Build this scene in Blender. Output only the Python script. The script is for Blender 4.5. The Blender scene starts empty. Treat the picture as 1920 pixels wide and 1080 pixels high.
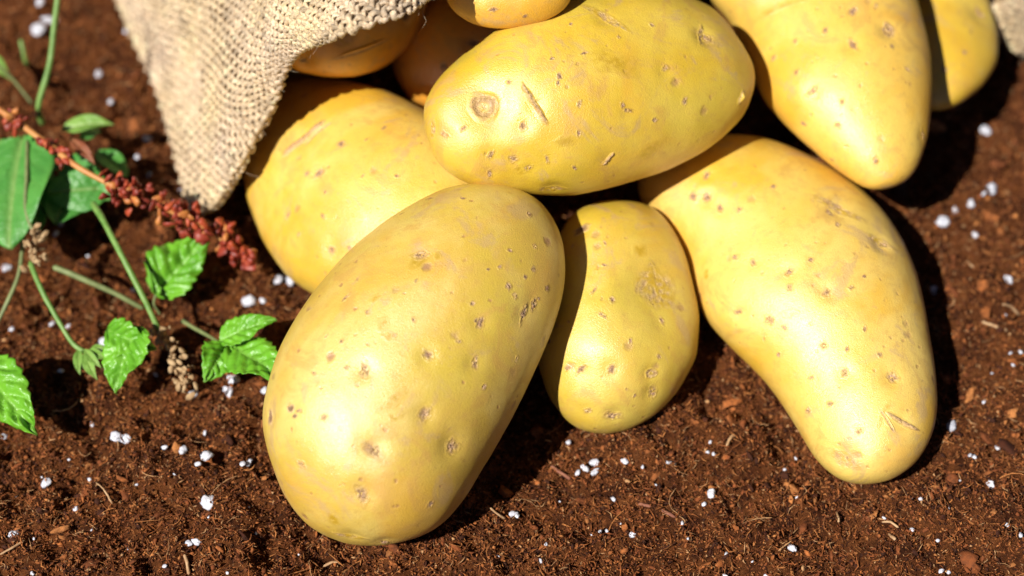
import bpy, math, random
import numpy as np
from mathutils import Vector
from mathutils.bvhtree import BVHTree

# ------------------------------------------------------------------ scene, camera, light
SC = bpy.context.scene
COL = SC.collection
CM = 0.01                                   # everything below is thought in centimetres

PITCH = math.radians(52.0)
FOCAL_PX = 3200.0                           # focal length in pixels of the 1920 px wide photograph
CAM = np.array([0.0, -44.0 * math.cos(PITCH), 44.0 * math.sin(PITCH)])
CF = np.array([0.0, math.cos(PITCH), -math.sin(PITCH)])
CR = np.array([1.0, 0.0, 0.0])
CU = np.array([0.0, math.sin(PITCH), math.cos(PITCH)])

cam_data = bpy.data.cameras.new('camera')
cam_data.lens = FOCAL_PX / 1920 * 36.0
cam_data.sensor_width = 36.0
cam_data.clip_start = 0.02
cam_data.clip_end = 100.0
cam_data.dof.use_dof = True
cam_data.dof.focus_distance = 0.389
cam_data.dof.aperture_fstop = 7.0
cam = bpy.data.objects.new('camera', cam_data)
cam.location = CAM * CM
cam.rotation_euler = (math.pi / 2 - PITCH, 0, 0)
COL.objects.link(cam)
SC.camera = cam

SUN_EL = math.radians(49.0)
SUN_AZ = math.radians(46.0)                 # from the left, this far round towards the camera
S = np.array([-math.cos(SUN_EL) * math.cos(SUN_AZ), -math.cos(SUN_EL) * math.sin(SUN_AZ), math.sin(SUN_EL)])
sun_data = bpy.data.lights.new('sun', 'SUN')
sun_data.energy = 5.0
sun_data.angle = math.radians(0.5)
sun_data.color = (1.0, 0.955, 0.88)
sun = bpy.data.objects.new('sun', sun_data)
sun.rotation_euler = Vector(S).to_track_quat('Z', 'Y').to_euler()
sun.location = (-1, -0.3, 1.5)
COL.objects.link(sun)

world = bpy.data.worlds.new('World')
SC.world = world
world.use_nodes = True
wn = world.node_tree
for n in list(wn.nodes):
    wn.nodes.remove(n)
wo = wn.nodes.new('ShaderNodeOutputWorld')
wb = wn.nodes.new('ShaderNodeBackground')
ws = wn.nodes.new('ShaderNodeTexSky')
ws.sky_type = 'NISHITA'
ws.sun_disc = False
ws.sun_elevation = SUN_EL
ws.sun_rotation = math.atan2(S[0], S[1])
ws.air_density = 0.25
ws.dust_density = 0.3
wb.inputs['Strength'].default_value = 0.05
wn.links.new(ws.outputs[0], wb.inputs[0])
wn.links.new(wb.outputs[0], wo.inputs[0])

SC.view_settings.view_transform = 'Standard'
SC.view_settings.look = 'None'
SC.view_settings.gamma = 1.0
SC.view_settings.use_curve_mapping = False
SC.view_settings.exposure = 0.50
SC.render.engine = 'CYCLES'
SC.cycles.use_denoising = True
SC.cycles.max_bounces = 8
SC.cycles.diffuse_bounces = 5
SC.cycles.glossy_bounces = 3
SC.cycles.transmission_bounces = 4
SC.cycles.sample_clamp_indirect = 5.0

random.seed(7)
RNG = np.random.default_rng(7)

# ------------------------------------------------------------------ small maths
def ray(px, py):
    px = np.asarray(px, float); py = np.asarray(py, float)
    return CF + CR * ((px - 960) / FOCAL_PX)[..., None] + CU * ((540 - py) / FOCAL_PX)[..., None]

def at(px, py, z):
    """point at height z (cm) seen at photograph pixel px, py"""
    d = ray(px, py)
    t = (np.asarray(z, float) - CAM[2]) / d[..., 2]
    return CAM + d * t[..., None]

def unit(v):
    v = np.asarray(v, float)
    return v / np.maximum(np.linalg.norm(v, axis=-1, keepdims=True), 1e-9)

def _h(ix, iy, iz, seed):
    n = (ix * 374761393 + iy * 668265263 + iz * 2147483647 + seed * 1274126177) & 0xFFFFFFFF
    n = ((n ^ (n >> 13)) * 1274126177) & 0xFFFFFFFF
    n = (n ^ (n >> 16)) & 0xFFFFFFFF
    return n / 4294967295.0

def noise3(p, seed=0):
    """value noise, -1..1"""
    p = np.asarray(p, float)
    i = np.floor(p).astype(np.int64); f = p - i
    f = f * f * (3 - 2 * f)
    r = 0
    for dx in (0, 1):
        for dy in (0, 1):
            for dz in (0, 1):
                w = (f[..., 0] if dx else 1 - f[..., 0]) * (f[..., 1] if dy else 1 - f[..., 1]) * (f[..., 2] if dz else 1 - f[..., 2])
                r = r + w * _h(i[..., 0] + dx, i[..., 1] + dy, i[..., 2] + dz, seed)
    return r * 2 - 1

def fbm(p, octaves=3, seed=0, gain=0.5):
    r = 0; a = 1.0; s = 1.0
    for k in range(octaves):
        r = r + a * noise3(np.asarray(p) * s, seed + k * 17)
        a *= gain; s *= 2.03
    return r

def crom(P, n, closed=False):
    """Catmull-Rom curve through P, n samples"""
    P = np.asarray(P, float)
    m = len(P)
    if closed:
        t = np.linspace(0, m, n, endpoint=False)
        i = np.floor(t).astype(int); f = (t - i)[:, None]
        p0, p1, p2, p3 = P[(i - 1) % m], P[i % m], P[(i + 1) % m], P[(i + 2) % m]
    else:
        Q = np.vstack([2 * P[0] - P[1], P, 2 * P[-1] - P[-2]])
        t = np.linspace(0, m - 1, n)
        i = np.minimum(np.floor(t).astype(int), m - 2); f = (t - i)[:, None]
        p0, p1, p2, p3 = Q[i], Q[i + 1], Q[i + 2], Q[i + 3]
    return 0.5 * (2 * p1 + (p2 - p0) * f + (2 * p0 - 5 * p1 + 4 * p2 - p3) * f**2 + (3 * p1 - p0 - 3 * p2 + p3) * f**3)

def resample(P, n):
    d = np.r_[0, np.cumsum(np.linalg.norm(np.diff(P, axis=0), axis=1))]
    s = np.linspace(0, d[-1], n)
    return np.stack([np.interp(s, d, P[:, k]) for k in range(P.shape[1])], 1)

# ------------------------------------------------------------------ objects
def mesh_np(name, V, F, mat=None, smooth=True, attrs=None):
    """V (n,3) in cm, F (m,3|4) or a list of such arrays"""
    me = bpy.data.meshes.new(name)
    V = np.asarray(V, float) * CM
    Fs = F if isinstance(F, list) else [F]
    Fs = [np.asarray(f, np.int32) for f in Fs if len(f)]
    loops = np.concatenate([f.ravel() for f in Fs])
    tot = np.concatenate([np.full(len(f), f.shape[1], np.int32) for f in Fs])
    start = np.r_[0, np.cumsum(tot)[:-1]].astype(np.int32)
    me.vertices.add(len(V)); me.vertices.foreach_set('co', V.ravel().astype(np.float32))
    me.loops.add(len(loops)); me.loops.foreach_set('vertex_index', loops)
    me.polygons.add(len(tot)); me.polygons.foreach_set('loop_start', start); me.polygons.foreach_set('loop_total', tot)
    me.update(calc_edges=True)
    me.validate()
    if smooth:
        me.polygons.foreach_set('use_smooth', np.ones(len(me.polygons), bool))
    for k, a in (attrs or {}).items():
        at_ = me.attributes.new(k, 'FLOAT_COLOR', 'POINT')
        a = np.asarray(a, np.float32)
        if a.shape[1] == 3:
            a = np.c_[a, np.ones(len(a), np.float32)]
        at_.data.foreach_set('color', a.ravel())
    if mat:
        me.materials.append(mat)
    return me

def obj(name, me, parent=None, loc=None):
    o = bpy.data.objects.new(name, me)
    COL.objects.link(o)
    if parent: o.parent = parent
    if loc is not None: o.location = np.asarray(loc) * CM
    return o

def tag(o, label=None, cat=None, group=None, kind=None):
    if label: o['label'] = label
    if cat: o['category'] = cat
    if group: o['group'] = group
    if kind: o['kind'] = kind
    return o

def thing(name, loc, label, cat, group=None):
    e = obj(name, None, None, loc)
    e.empty_display_size = 0.01
    return tag(e, label, cat, group)

def grid_faces(nr, nc, wrap=False):
    i = np.arange(nr - 1)[:, None]; j = np.arange(nc if wrap else nc - 1)[None, :]
    j2 = (j + 1) % nc
    return np.stack([i * nc + j, i * nc + j2, (i + 1) * nc + j2, (i + 1) * nc + j], -1).reshape(-1, 4)

def tubes(P, R, sides=5, Nrm=None, flat=1.0):
    """P (T,K,3) T tubes of K points, R (T,K) radii -> V,F. Open ends closed by shrinking radii."""
    T, K, _ = P.shape
    tan = unit(np.gradient(P, axis=1))
    if Nrm is None:
        ref = np.broadcast_to(np.array([0.13, 0.21, 1.0]), P.shape)
    else:
        ref = Nrm
    b = unit(np.cross(tan, ref)); n = np.cross(b, tan)
    a = np.linspace(0, 2 * np.pi, sides, endpoint=False)
    V = P[:, :, None, :] + R[:, :, None, None] * (b[:, :, None, :] * np.cos(a)[None, None, :, None] + n[:, :, None, :] * (flat * np.sin(a))[None, None, :, None])
    base = grid_faces(K, sides, True)
    F = (base[None] + (np.arange(T) * K * sides)[:, None, None]).reshape(-1, 4)
    return V.reshape(-1, 3), F

def one_tube(pts, r0, r1, n=24, sides=8, wob=0.0, seed=0, tip=True):
    P = crom(pts, n)
    if wob:
        P = P + wob * np.stack([noise3(P * 1.3, seed), noise3(P * 1.3, seed + 1), noise3(P * 1.3, seed + 2)], 1)
    R = np.linspace(r0, r1, n) * (1 + 0.12 * noise3(P * 3, seed + 5))
    if tip:
        R[0] *= 0.25; R[-1] *= 0.25
    V, F = tubes(P[None], R[None], sides)
    k = len(V)
    V = np.vstack([V, P[0], P[-1]])
    c0 = np.array([[(i + 1) % sides, i, k] for i in range(sides)])
    e = (n - 1) * sides
    c1 = np.array([[e + i, e + (i + 1) % sides, k + 1] for i in range(sides)])
    return V, [F, np.vstack([c0, c1])], P

# ------------------------------------------------------------------ materials
class NT:
    def __init__(self, name):
        self.m = bpy.data.materials.new(name); self.m.use_nodes = True
        self.t = self.m.node_tree
        self.b = self.t.nodes['Principled BSDF']; self.out = self.t.nodes['Material Output']
    def n(self, typ, **kw):
        x = self.t.nodes.new('ShaderNode' + typ)
        for k, v in kw.items(): setattr(x, k, v)
        return x
    def put(self, sock, v):
        if v is None: return
        if hasattr(v, 'is_output'): self.t.links.new(v, sock)
        elif isinstance(v, (tuple, list)) and len(v) == 3 and sock.type == 'RGBA': sock.default_value = (*v, 1)
        else: sock.default_value = v
    def coord(self, kind='Object'):
        return self.n('TexCoord').outputs[kind]
    def noise(self, vec, scale, detail=3, rough=0.5, dist=0.0, out=0):
        x = self.n('TexNoise'); self.put(x.inputs['Vector'], vec)
        x.inputs['Scale'].default_value = scale; x.inputs['Detail'].default_value = detail
        x.inputs['Roughness'].default_value = rough; x.inputs['Distortion'].default_value = dist
        return x.outputs[out]
    def voro(self, vec, scale, feature='F1', out='Distance'):
        x = self.n('TexVoronoi', feature=feature); self.put(x.inputs['Vector'], vec)
        x.inputs['Scale'].default_value = scale
        return x.outputs[out]
    def ramp(self, v, a, b, lo=0.0, hi=1.0, smooth=True):
        x = self.n('MapRange'); x.interpolation_type = 'SMOOTHSTEP' if smooth else 'LINEAR'
        self.put(x.inputs[0], v)
        for i, q in zip((1, 2, 3, 4), (a, b, lo, hi)): x.inputs[i].default_value = q
        return x.outputs[0]
    def mix(self, f, a, b, mode='MIX'):
        x = self.n('Mix', data_type='RGBA', blend_type=mode)
        self.put(x.inputs[0], f); self.put(x.inputs[6], a); self.put(x.inputs[7], b)
        return x.outputs[2]
    def math(self, op, a, b=None, c=None):
        x = self.n('Math', operation=op)
        self.put(x.inputs[0], a); self.put(x.inputs[1], b); self.put(x.inputs[2], c)
        return x.outputs[0]
    def vadd(self, v, off):
        x = self.n('VectorMath', operation='ADD'); self.put(x.inputs[0], v); x.inputs[1].default_value = off
        return x.outputs[0]
    def attr(self, name):
        x = self.n('Attribute'); x.attribute_name = name
        return x
    def sep(self, v):
        x = self.n('SeparateColor'); self.put(x.inputs[0], v); return x.outputs
    def bump(self, h, dist, strength=1.0, normal=None):
        x = self.n('Bump'); self.put(x.inputs['Height'], h)
        x.inputs['Distance'].default_value = dist; x.inputs['Strength'].default_value = strength
        if normal is not None: self.put(x.inputs['Normal'], normal)
        return x.outputs[0]
    def set(self, **kw):
        for k, v in kw.items():
            self.put(self.b.inputs[k.replace('_', ' ')], v)
        return self.m

def potato_mat(seed, base=(0.69, 0.40, 0.035), pale=(0.73, 0.51, 0.12), green=0.3, warm=0.4, freckle=0.6):
    t = NT('potato_skin')
    c = t.vadd(t.coord(), (seed * 0.37, seed * 0.21, seed * 0.11))
    big = t.noise(c, 30, 4, 0.6, 0.5)
    mid = t.noise(c, 85, 5, 0.68, 0.8)
    fine = t.noise(c, 480, 4, 0.7)
    col = t.mix(t.ramp(big, 0.38, 0.62), base, pale)
    col = t.mix(t.math('MULTIPLY', t.ramp(t.noise(t.vadd(c, (3, 1, 2)), 34, 4, 0.6), 0.48, 0.68), green), col, (0.56, 0.43, 0.040))
    col = t.mix(t.math('MULTIPLY', t.ramp(t.noise(t.vadd(c, (7, 5, 1)), 40, 5, 0.65, 0.6), 0.47, 0.70), warm), col, (0.64, 0.30, 0.03))
    # rubbed ochre blotches and russet film
    col = t.mix(t.math('MULTIPLY', t.ramp(mid, 0.52, 0.66), 0.6), col, (0.54, 0.30, 0.06))
    col = t.mix(t.math('MULTIPLY', t.ramp(t.noise(t.vadd(c, (1, 8, 4)), 55, 5, 0.7, 1.5), 0.55, 0.66), 0.55), col, (0.48, 0.31, 0.15))
    col = t.mix(t.math('MULTIPLY', t.ramp(fine, 0.48, 0.72), 0.36), col, (0.48, 0.28, 0.07))
    # lenticel freckles, pale and brown
    wc = t.n('VectorMath', operation='ADD'); t.put(wc.inputs[0], c)
    sc_ = t.n('VectorMath', operation='SCALE'); t.put(sc_.inputs[0], t.noise(c, 900, 2, 0.5, out=1)); sc_.inputs['Scale'].default_value = 0.0012
    t.put(wc.inputs[1], sc_.outputs[0]); w = wc.outputs[0]
    vd = t.voro(w, 150); vc = t.sep(t.voro(w, 150, out='Color'))[0]
    fr = t.math('MULTIPLY', t.ramp(vd, 0.06, 0.24, 1, 0), t.ramp(vc, 0.70, 0.85))
    col = t.mix(t.math('MULTIPLY', fr, freckle), col, (0.36, 0.19, 0.09))
    vd2 = t.voro(w, 360); vc2 = t.sep(t.voro(w, 360, out='Color'))[1]
    fr2 = t.math('MULTIPLY', t.ramp(vd2, 0.05, 0.25, 1, 0), t.ramp(vc2, 0.72, 0.85))
    col = t.mix(t.math('MULTIPLY', fr2, freckle * 0.95), col, (0.40, 0.20, 0.07))
    # modelled eyes and scars carry their own colour: r cork brown, g ochre, b dark
    a = t.sep(t.attr('spot').outputs['Color'])
    crust = t.ramp(t.noise(c, 1100, 4, 0.7), 0.35, 0.65)
    cork = t.mix(crust, (0.30, 0.14, 0.07), (0.56, 0.36, 0.20))
    col = t.mix(a[1], col, (0.44, 0.265, 0.010))
    col = t.mix(a[0], col, cork)
    col = t.mix(a[2], col, (0.12, 0.05, 0.02))
    h1 = t.noise(c, 2000, 2, 0.5)
    h2 = t.noise(c, 4200, 2, 0.6)
    h = t.math('ADD', t.math('MULTIPLY', h1, 0.45), t.math('MULTIPLY', h2, 0.8))
    h = t.math('ADD', h, t.math('MULTIPLY', mid, 0.9))
    h = t.math('SUBTRACT', h, t.math('MULTIPLY', fr, 1.2))
    h = t.math('SUBTRACT', h, t.math('MULTIPLY', fr2, 0.7))
    h = t.math('ADD', h, t.math('MULTIPLY', t.math('MULTIPLY', crust, a[0]), 2.0))
    nrm = t.bump(h, 0.00013, 1.0)
    rough = t.math('ADD', t.ramp(mid, 0.3, 0.7, 0.30, 0.48), t.math('MULTIPLY', a[0], 0.3))
    return t.set(Base_Color=col, Roughness=rough, Normal=nrm, Specular_IOR_Level=1.0, Coat_Weight=0.12, Coat_Roughness=0.36)

def soil_mat():
    t = NT('soil')
    c = t.coord()
    col = t.mix(t.ramp(t.noise(c, 160, 5, 0.65), 0.35, 0.65), (0.085, 0.024, 0.008), (0.27, 0.088, 0.025))
    col = t.mix(t.ramp(t.noise(t.vadd(c, (2, 3, 1)), 700, 4, 0.7), 0.5, 0.8), col, (0.24, 0.10, 0.04))
    col = t.mix(t.ramp(t.noise(t.vadd(c, (5, 1, 9)), 420, 5, 0.75, 1.0), 0.56, 0.66), col, (0.020, 0.006, 0.003))  # near-black pockets painted in as shade between the crumbs
    h = t.math('ADD', t.noise(c, 420, 6, 0.8, 1.0), t.math('MULTIPLY', t.noise(c, 1800, 3, 0.7), 0.5))
    return t.set(Base_Color=col, Roughness=0.95, Specular_IOR_Level=0.1, Normal=t.bump(h, 0.004, 1.0))

def vcol_mat(name, rough=0.85, spec=0.25, nscale=900, nd=0.0004, trans=0.0):
    t = NT(name)
    c = t.coord()
    col = t.mix(t.ramp(t.noise(c, nscale, 3, 0.6), 0.3, 0.75, 0.0, 0.6), t.attr('col').outputs['Color'], (0.03, 0.012, 0.006))
    return t.set(Base_Color=col, Roughness=rough, Specular_IOR_Level=spec, Normal=t.bump(t.noise(c, nscale, 4, 0.7), nd))

def jute_mat():
    t = NT('jute_yarn')
    c = t.coord()
    a = t.attr('col').outputs['Color']
    n1 = t.noise(c, 1400, 4, 0.7)
    n2 = t.noise(c, 90, 3, 0.6)
    col = t.mix(t.ramp(n1, 0.3, 0.7), t.mix(1.0, a, (0.60, 0.50, 0.38), 'MULTIPLY'), a)
    col = t.mix(t.ramp(n2, 0.5, 0.78, 0, 0.12), col, (0.46, 0.32, 0.17))
    return t.set(Base_Color=col, Roughness=0.4, Specular_IOR_Level=0.6, Normal=t.bump(n1, 0.0004), Sheen_Weight=0.15)

def leaf_mat(name, a, b, vein, gloss=0.32, bump=0.0004):
    t = NT(name)
    c = t.coord()
    v = t.sep(t.attr('vein').outputs['Color'])[0]
    col = t.mix(t.ramp(t.noise(c, 120, 3), 0.3, 0.7), a, b)
    col = t.mix(t.math('MULTIPLY', v, 0.6), col, vein)
    nrm = t.bump(t.noise(c, 700, 3, 0.6), bump)
    t.set(Base_Color=col, Roughness=gloss, Specular_IOR_Level=0.5, Normal=nrm)
    tr = t.n('BsdfTranslucent'); t.put(tr.inputs[0], t.mix(0.5, col, (0.25, 0.5, 0.03)))
    mx = t.n('MixShader'); mx.inputs[0].default_value = 0.25
    t.t.links.new(t.b.outputs[0], mx.inputs[1]); t.t.links.new(tr.outputs[0], mx.inputs[2])
    t.t.links.new(mx.outputs[0], t.out.inputs[0])
    return t.m

def plain_mat(name, a, b, rough=0.5, scale=300, nd=0.0003):
    t = NT(name); c = t.coord()
    n = t.noise(c, scale, 4, 0.6)
    return t.set(Base_Color=t.mix(t.ramp(n, 0.3, 0.7), a, b), Roughness=rough, Normal=t.bump(n, nd))

M_SOIL = soil_mat()
M_CRUMB = vcol_mat('peat')
M_JUTE = jute_mat()
M_MINT = leaf_mat('mint_leaf', (0.11, 0.35, 0.018), (0.18, 0.47, 0.03), (0.24, 0.48, 0.08))
M_DOCK = leaf_mat('dock_leaf', (0.07, 0.27, 0.045), (0.11, 0.35, 0.06), (0.28, 0.40, 0.12), 0.4)
M_PALE = leaf_mat('pale_leaf', (0.16, 0.32, 0.05), (0.24, 0.42, 0.08), (0.35, 0.45, 0.14), 0.45)
M_RUST = leaf_mat('rusty_leaf', (0.26, 0.07, 0.03), (0.32, 0.12, 0.05), (0.35, 0.15, 0.06), 0.5)
M_STEM = plain_mat('green_stem', (0.09, 0.20, 0.03), (0.17, 0.30, 0.07), 0.5)
M_DSTEM = plain_mat('dull_stem', (0.12, 0.15, 0.05), (0.20, 0.24, 0.09), 0.55)
M_ORANGE = plain_mat('orange_stalk', (0.42, 0.15, 0.035), (0.52, 0.25, 0.07), 0.5)
M_SEED = [plain_mat('seed_husk', (0.15, 0.016, 0.009), (0.27, 0.036, 0.016), 0.5),
          plain_mat('seed_husk', (0.28, 0.035, 0.014), (0.44, 0.08, 0.028), 0.5),
          plain_mat('seed_husk', (0.38, 0.12, 0.03), (0.52, 0.20, 0.05), 0.5)]
M_DRY = plain_mat('dry_husk', (0.28, 0.16, 0.07), (0.46, 0.32, 0.17), 0.8, 500, 0.0006)
M_PERL = plain_mat('perlite', (0.42, 0.43, 0.50), (0.66, 0.67, 0.74), 0.8, 700, 0.0006)
M_TAN = plain_mat('straw', (0.30, 0.16, 0.07), (0.50, 0.32, 0.17), 0.75, 500)
M_RED = plain_mat('red_bark', (0.18, 0.06, 0.035), (0.28, 0.11, 0.06), 0.75, 500)

# ------------------------------------------------------------------ ground
def soil_h(x, y):
    p = np.stack([x, y, np.zeros_like(x)], -1)
    h = 0.28 * fbm(p * 0.28, 2, 3) + 0.24 * fbm(p * 0.9, 2, 11) + 0.19 * fbm(p * 2.3, 3, 23, 0.65)
    far = np.clip((np.hypot(x, y) - 30) / 30, 0, 1)
    return h * (1 - 0.5 * far) - 0.14

def axis_coords(lo, hi, step, n_out, far):
    c = np.arange(lo, hi, step)
    g = (np.linspace(0, 1, n_out + 1)[1:]) ** 2.5
    return np.r_[lo - g[::-1] * (far + lo), c, c[-1] + g * (far - hi)]

gx = axis_coords(-17, 17, 0.115, 40, 400); gy = axis_coords(-10, 15, 0.115, 44, 400)
X, Y = np.meshgrid(gx, gy)
V = np.stack([X, Y, soil_h(X, Y)], -1).reshape(-1, 3)
obj('soil', mesh_np('soil', V, grid_faces(len(gy), len(gx)), M_SOIL))['kind'] = 'structure'

# ------------------------------------------------------------------ potatoes
BVHS = {}
def outline_body(outline, h0, h1, k=1.0, n=120, m=128, lump=0.05, seed=0, rest=None, ends=None, bulge=0.0):
    """Solid of elliptical sections whose silhouette is the outline; the axis rises from h0 to h1 (cm)."""
    O = crom(outline, 600, True)
    if ends is None:
        D = np.linalg.norm(O[:, None] - O[None], axis=2)
        i, j = np.unravel_index(np.argmax(D), D.shape)
    else:
        i = np.argmin(np.linalg.norm(O - np.array(ends[0]), axis=1)); j = np.argmin(np.linalg.norm(O - np.array(ends[1]), axis=1))
    if O[i, 1] < O[j, 1]: i, j = j, i              # i lower end in the picture (nearer), j upper
    e1 = unit(O[j] - O[i]); e2 = np.array([-e1[1], e1[0]])
    s = O @ e1; w = O @ e2
    ia, ib = np.argmin(s), np.argmax(s)
    def chain(a, b):
        idx = np.arange(a, b + 1) if b >= a else np.r_[np.arange(a, 600), np.arange(0, b + 1)]
        ss = np.maximum.accumulate(s[idx]); return ss, w[idx]
    s1, w1 = chain(ia, ib)
    s2, w2 = chain(ib, ia)
    idx = np.arange(ib, ia + 1) if ia >= ib else np.r_[np.arange(ib, 600), np.arange(0, ia + 1)]
    idx = idx[::-1]; s2 = np.maximum.accumulate(s[idx]); w2 = w[idx]
    th = np.linspace(0.0, np.pi, n)
    st = s[ia] + (s[ib] - s[ia]) * (1 - np.cos(th)) / 2
    a = np.interp(st, s1 + np.arange(len(s1)) * 1e-7, w1); b = np.interp(st, s2 + np.arange(len(s2)) * 1e-7, w2)
    c = (a + b) / 2; hw = np.abs(a - b) / 2
    hw[0] = hw[-1] = 0.0
    px = e1[0] * st + e2[0] * c; py = e1[1] * st + e2[1] * c
    f = (st - st[0]) / (st[-1] - st[0])
    def build(dh):
        z = h0 + (h1 - h0) * f + bulge * 4 * f * (1 - f) + dh
        P = at(px, py, z)
        d = (P - CAM) @ CF
        r = hw * d / FOCAL_PX
        E2 = CR * e2[0] - CU * e2[1]
        VD = unit(P - CAM)
        ang = np.linspace(0, 2 * np.pi, m, endpoint=False)
        return P[:, None] + (r[:, None] * np.cos(ang))[..., None] * E2 + (k * r[:, None] * np.sin(ang))[..., None] * VD[:, None]
    dh = 0.0
    if rest is not None:
        for _ in range(12):
            dh += rest - build(dh)[..., 2].min()
    Vv = build(dh)
    cen = Vv.reshape(-1, 3).mean(0)
    dirs = unit(Vv - cen)
    lmp = lump * fbm(Vv * 0.55, 2, seed) + lump * 0.32 * fbm(Vv * 1.6, 2, seed + 5)
    Vv = Vv + dirs * lmp[..., None]
    Vv[0] = Vv[0].mean(0); Vv[-1] = Vv[-1].mean(0)
    V = Vv.reshape(-1, 3)
    F = grid_faces(n, m, True)
    # single pole vertices
    V = np.vstack([V[m:-m], V[0], V[-1]])
    F = grid_faces(n - 2, m, True)
    nb = (n - 2) * m
    cap0 = np.array([[(q + 1) % m, q, nb] for q in range(m)])
    cap1 = np.array([[(n - 3) * m + q, (n - 3) * m + (q + 1) % m, nb + 1] for q in range(m)])
    return V, [F, np.vstack([cap0, cap1])], dh

def patch_mesh(bvh, px, py, a, b, rot, kind, seed, origin, mat):
    """Raised or sunken piece of skin lying on the potato: a, b semi-axes in px, rot in degrees."""
    d = unit(ray(px, py))
    hit, nrm, _, dist = bvh.ray_cast(Vector(CAM), Vector(d))
    if hit is None: return None
    hit = np.array(hit); nrm = np.array(nrm)
    if nrm @ d > 0: nrm = -nrm
    sc = (dist * (d @ CF)) / FOCAL_PX
    r = math.radians(rot)
    ex = CR * math.cos(r) + CU * math.sin(r); ey = -CR * math.sin(r) + CU * math.cos(r)
    fore = max(abs(nrm @ d), 0.35)
    tx = unit(ex - nrm * (ex @ nrm)); ty = unit(np.cross(nrm, tx))
    g_ = 1.7 if kind in ('spot', 'dark') else 1.35
    a *= sc * g_; b *= sc * g_
    nr, nc = 13, 28
    rr = np.linspace(0, 1, nr)[:, None]; an = np.linspace(0, 2 * np.pi, nc, endpoint=False)[None]
    wob = 1 + (0.16 if kind == 'eye' else 0.38) * noise3(np.stack([np.cos(an) * 1.7 + seed, np.sin(an) * 1.7, 0 * an], -1), seed)
    u = rr * np.cos(an) * wob; v = rr * np.sin(an) * wob
    if kind == 'scar': v = v + 0.55 * (u * u - 0.4) * a / max(b, 1e-3) * 0.25
    fl = hit + tx * (u * a)[..., None] + ty * (v * b)[..., None]
    Pts = np.zeros(fl.shape); Nn = np.zeros(fl.shape)
    for i in range(nr):
        for j in range(nc):
            q, n2, _, _ = bvh.ray_cast(Vector(fl[i, j] + nrm * 0.6), Vector(-nrm))
            if q is None:
                q, n2, _, _ = bvh.find_nearest(Vector(fl[i, j]))
            Pts[i, j] = q; Nn[i, j] = nrm
    R = np.broadcast_to(rr, u.shape)
    edge = np.clip((1 - R) / 0.3, 0, 1); edge = edge * edge * (3 - 2 * edge)
    np_ = np.stack([u * a, v * b, 0 * u + seed * 3.1], -1)
    rough = fbm(np_ * 30, 2, seed) ; rough2 = fbm(np_ * 12, 2, seed + 3)
    S_ = max(a, b)
    spot = np.zeros(u.shape + (3,))
    if kind == 'eye':            # shallow ring crater with a bud in the middle
        ring = np.exp(-((R - 0.62) / 0.13) ** 2); pit = np.exp(-((R - 0.34) / 0.15) ** 2); bud = np.exp(-(R / 0.14) ** 2)
        hgt = S_ * (0.10 * ring + 0.01 * pit - 0.02 * bud) * (0.75 + 0.4 * rough2) + 0.004
        spot[..., 0] = np.clip(0.45 * pit + 0.35 * ring * (rough > 0) + 0.4 * np.exp(-((R - 0.5) / .2) ** 2), 0, 0.85)
        spot[..., 2] = 0.5 * bud + 0.30 * (rough2 > -0.2) * np.exp(-((R - 0.46) / 0.05) ** 2)
    elif kind == 'spot':         # corky lenticel
        hgt = S_ * 0.10 * (0.4 + rough) * np.exp(-(R / 0.6) ** 2) + 0.002
        mk = np.exp(-(R / 0.5) ** 2.2)
        spot[..., 0] = np.clip(mk * (0.95 + 0.6 * rough2), 0, 0.95)
        spot[..., 2] = np.clip(mk * (rough > 0.35) * 0.45, 0, 1)
        spot[..., 1] = 0.5 * np.exp(-(R / 0.7) ** 3)
    elif kind == 'dark':         # small dark pit
        hgt = 0.002 + S_ * 0.05 * np.exp(-((R - .55) / .15) ** 2)
        mk = np.exp(-(R / 0.5) ** 4)
        spot[..., 0] = 0.7 * np.exp(-(R / 0.75) ** 4); spot[..., 2] = 0.75 * mk
    elif kind == 'stain':        # ochre area without cork
        hgt = 0.001 + 0 * R
        spot[..., 1] = np.clip((0.75 + 0.9 * rough2) * np.exp(-(R / 0.6) ** 2.2), 0, 0.85)
    elif kind == 'scab':         # large russet area
        hgt = 0.002 + 0.012 * np.clip(rough, 0, 1) * np.exp(-(R / .7) ** 4)
        mk = np.exp(-(R / 0.78) ** 4)
        spot[..., 0] = np.clip(mk * (0.32 + 0.75 * rough2), 0, 0.7)
        spot[..., 1] = np.clip(mk * (0.3 - rough2), 0, 0.8)
    elif kind == 'scar':         # long raised cork ridge with a dark side
        ridge = np.exp(-((v - 0.05) / 0.33) ** 2) * np.clip((1 - np.abs(u)) * 3, 0, 1)
        hgt = b * 0.5 * ridge * (0.8 + 0.4 * rough) + 0.002
        spot[..., 0] = np.clip(ridge * (0.9 + 0.4 * rough), 0, 0.8)
        spot[..., 2] = 0.4 * np.exp(-((v + 0.42) / 0.14) ** 2) * np.clip((0.9 - np.abs(u)) * 4, 0, 1)
    elif kind == 'crease':       # thin dark fold line
        line = np.exp(-(v / 0.28) ** 2) * np.clip((1 - np.abs(u)) * 3, 0, 1)
        hgt = 0.002 + b * 0.35 * np.exp(-((v - 0.5) / 0.25) ** 2) * np.clip((1 - np.abs(u)) * 3, 0, 1)
        spot[..., 0] = 0.6 * line; spot[..., 2] = 0.4 * line * np.clip(0.6 + rough, 0, 1)
    elif kind == 'bright':       # pale sprout bud
        hgt = S_ * 0.45 * np.exp(-(R / 0.5) ** 2) + 0.002
        spot[..., 0] = 0.5 * np.exp(-((R - 0.6) / 0.15) ** 2)
    hgt = (hgt + 0.0025) * edge - 0.004 * (1 - edge)
    Pts = Pts + Nn * hgt[..., None]
    spot *= edge[..., None]
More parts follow.
